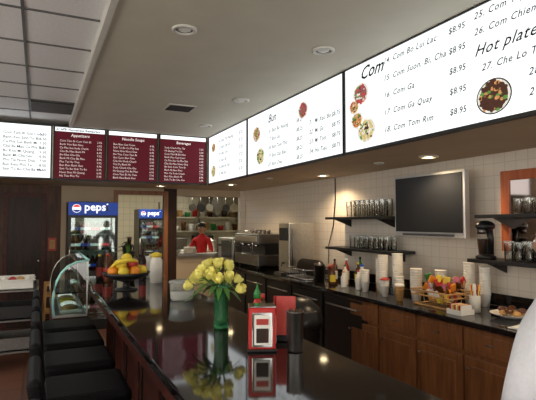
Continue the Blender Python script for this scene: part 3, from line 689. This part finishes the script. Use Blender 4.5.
# ---------------------------------------------------------------- people
def skinmesh(verts,edges,rad,root=0,sub=2):
    me=bpy.data.meshes.new('sk'); me.from_pydata(verts,edges,[]); o=bpy.data.objects.new('sk',me); COL.objects.link(o)
    md=o.modifiers.new('Skin','SKIN'); md.branch_smoothing=.6
    for i,r in enumerate(rad):
        sv=me.skin_vertices[0].data[i]; sv.radius=r if isinstance(r,tuple) else (r,r); sv.use_root=(i==root)
    s=o.modifiers.new('Sub','SUBSURF'); s.levels=sub; s.render_levels=sub
    dg=bpy.context.evaluated_depsgraph_get(); dg.update()
    out=bpy.data.meshes.new_from_object(o.evaluated_get(dg)); bpy.data.objects.remove(o)
    for p in out.polygons: p.use_smooth=True
    return out
def segd(p,a,b):
    ab=b-a; t=max(0,min(1,(p-a).dot(ab)/max(ab.length_squared,1e-9))); return (p-(a+ab*t)).length
def person(name,loc,heading,H,arms,shirt,longs,cap,bulk=1.0):
    s=H/1.72
    V=[(0,0,.97),(0,0,1.09),(0,.0,1.25),(0,0,1.38),(0,0,1.46),(0,.012,1.55)]
    Rd=[.125,.112,.13,.095,.052,.047]; E=[(0,1),(1,2),(2,3),(3,4),(4,5)]; T=['shirt','shirt','shirt','shirt','skin']
    wr={}
    for sd in (-1,1):
        el,w=arms[sd]
        i=len(V); V+=[(sd*.155,0,1.37),tuple(el),tuple(w)]; Rd+=[.068*bulk,.05*bulk,.034*bulk if longs else .027]
        E+=[(3,i),(i,i+1),(i+1,i+2)]; T+=['shirt','shirt','shirt' if longs else 'skin']; wr[sd]=(Vector(el),Vector(w))
        i=len(V); V+=[(sd*.09,0,.88),(sd*.10,.015,.5),(sd*.105,-.02,.10),(sd*.115,.14,.045)]; Rd+=[.095,.062,.042,.04]
        E+=[(0,i),(i,i+1),(i+1,i+2),(i+2,i+3)]; T+=['pants','pants','pants','shoe']
    me=skinmesh(V,E,Rd)
    VV=[Vector(v) for v in V]
    mats={'shirt':M[shirt],'skin':M['skin'],'pants':M['pants'],'shoe':M['black']}; keys=list(mats)
    for k in keys: me.materials.append(mats[k])
    for p in me.polygons:
        c=p.center; j=min(range(len(E)),key=lambda j:segd(c,VV[E[j][0]],VV[E[j][1]])-.5*(Rd[E[j][0]]+Rd[E[j][1]])*.5)
        t=T[j]
        if abs(c.x)<.2 and .93<c.z<1.45 and t in('pants',): t='shirt'
        if t=='shirt' and c.z<.93 and abs(c.x)<.19 and abs(c.y)<.16: t='pants'
        if t=='skin' and c.z>1.3 and c.z<1.475 : t='shirt'
        p.material_index=keys.index(t)
    for v in me.vertices:
        w=max(0,min(1,(.22-abs(v.co.x))/.06)) if .85<v.co.z<1.42 else 0
        v.co.y*=1-.15*w; v.co.x*=1+.10*w*(1 if abs(v.co.x)<.14 else .3)
    root=bpy.data.objects.new(name,None); COL.objects.link(root); root.location=loc; root.rotation_euler=(0,0,heading); root.scale=(s,s,s)
    o=bpy.data.objects.new('body',me); COL.objects.link(o); o.parent=root
    hb=B('head'); hb.keep=True
    vs=bmesh.ops.create_uvsphere(hb.bm,u_segments=28,v_segments=20,radius=1)['verts']; hi=hb.mi('skin')
    for v in vs:
        x,y,z=v.co
        w=.078*(1-.22*max(0,-z)); d=.098*(1-.12*max(0,-z))
        ny=y*d; 
        if y>0: ny=y*d*(1 - .05*z)
        nose=math.exp(-((x/.16)**2+((z+.12)/.22)**2)) if y>0 else 0
        ny+=nose*.020; ny-= .008*math.exp(-(((abs(x)-.38)/.18)**2+((z-.08)/.14)**2)) if y>0 else 0
        ny+=.006*math.exp(-((x/.35)**2+((z+.78)/.15)**2)) if y>0 else 0
        v.co=Vector((x*w,ny+.02,z*.118+1.605))
    for f in hb.bm.faces: f.smooth=True; f.material_index=hi
    for sx in(-1,1):
        hb.sph((sx*.031,.103,1.612),(.012,.008,.007),'eyew',10); hb.sph((sx*.031,.109,1.612),(.005,.004,.005),'hair',8)
        hb.box((sx*.031-.015,.103,1.630),(sx*.031+.015,.111,1.634),'hair'); hb.sph((sx*.079,.01,1.60),(.008,.018,.03),'skin',10)
    hb.sph((0,.108,1.548),(.024,.008,.006),'lip',10)
    ho=hb.done(root)
    h2=B('hair'); h2.keep=True
    vs=bmesh.ops.create_uvsphere(h2.bm,u_segments=24,v_segments=16,radius=1)['verts']; i=h2.mi('hair')
    for v in vs:
        x,y,z=v.co; front=max(0,y)
        zz=z if z>0 else z*(.9 if y<.2 else .1)
        v.co=Vector((x*.087,y*.103+.008-(.01*front),max(zz,(.42*front if y>0.1 else -1))*.125+1.613))
    for f in h2.bm.faces: f.smooth=True; f.material_index=i
    if cap:
        h2.lathe([(.094,0),(.096,.03),(.085,.07),(.05,.095),(.001,.10)],(0,.012,1.64),'black',24); h2.sph((0,.12,1.645),(.065,.06,.008),'black',14)
    h2.done(root)
    for sd in (-1,1):
        el,w=wr[sd]; d=(w-el).normalized()
        ins=-sd
        V2=[(0,0,.02),(0,0,-.02),(0,0,-.05)]; R2=[(.024),(.026),(.028)]; E2=[(0,1),(1,2)]
        for y,L in((.030,.92),(.011,1.05),(-.010,1.0),(-.029,.8)):
            j=len(V2); V2+=[(0,y,-.088),(ins*.008,y*1.1,-.088-.032*L),(ins*.020,y*1.12,-.088-.055*L),(ins*.034,y*1.12,-.088-.070*L)]
            R2+=[.0105,.0095,.0088,.0075]; E2+=[(2,j),(j,j+1),(j+1,j+2),(j+2,j+3)]
        j=len(V2); V2+=[(ins*.006,.030,-.032),(ins*.014,.048,-.058),(ins*.022,.052,-.085)]; R2+=[.014,.011,.009]; E2+=[(1,j),(j,j+1),(j+1,j+2)]
        hm=skinmesh(V2,E2,R2,0,1); hm.materials.append(M['skin'])
        q=Vector((0,0,-1)).rotation_difference(d).to_matrix().to_4x4()
        hm.transform(Matrix.Translation(w)@q)
        o=bpy.data.objects.new('hand_left' if sd<0 else 'hand_right',hm); COL.objects.link(o); o.parent=root
    return root
person('server',(1.74,1.11,0),math.radians(8),1.63,{-1:((-.37,-.02,1.13),(-.33,.07,.89)),1:((.26,-.02,1.10),(.25,.06,.85))},'shirtw',True,False,1.32)
person('cook',(2.93,9.14,0),math.radians(140),1.58,{-1:((-.25,.06,1.12),(-.14,.27,1.03)),1:((.25,.06,1.12),(.14,.27,1.03))},'shirtr',False,True)
# ---------------------------------------------------------------- light
w=bpy.data.worlds.new('World'); scene.world=w; w.use_nodes=True
bg=w.node_tree.nodes['Background']; bg.inputs[0].default_value=(1.0,.95,.87,1); bg.inputs[1].default_value=3.6
for x,y in((-1.5,1.0),(-1.5,4.5)):  # unseen glowing panels, added to raise the room's ambient light
    b=B('unseen_fill_panel'); b.box((x-.28,y-.28,2.955),(x+.28,y+.28,2.970),'cool'); b.done()
# ---------------------------------------------------------------- camera
cd=bpy.data.cameras.new('Camera'); cd.sensor_width=36; cd.lens=480/536*36; cd.clip_start=.05
co=bpy.data.objects.new('Camera',cd); COL.objects.link(co); co.location=(0,0,1.6)
co.rotation_euler=(math.radians(92.62),0,math.radians(-25.6)); scene.camera=co
scene.view_settings.view_transform='Standard'; scene.view_settings.exposure=0
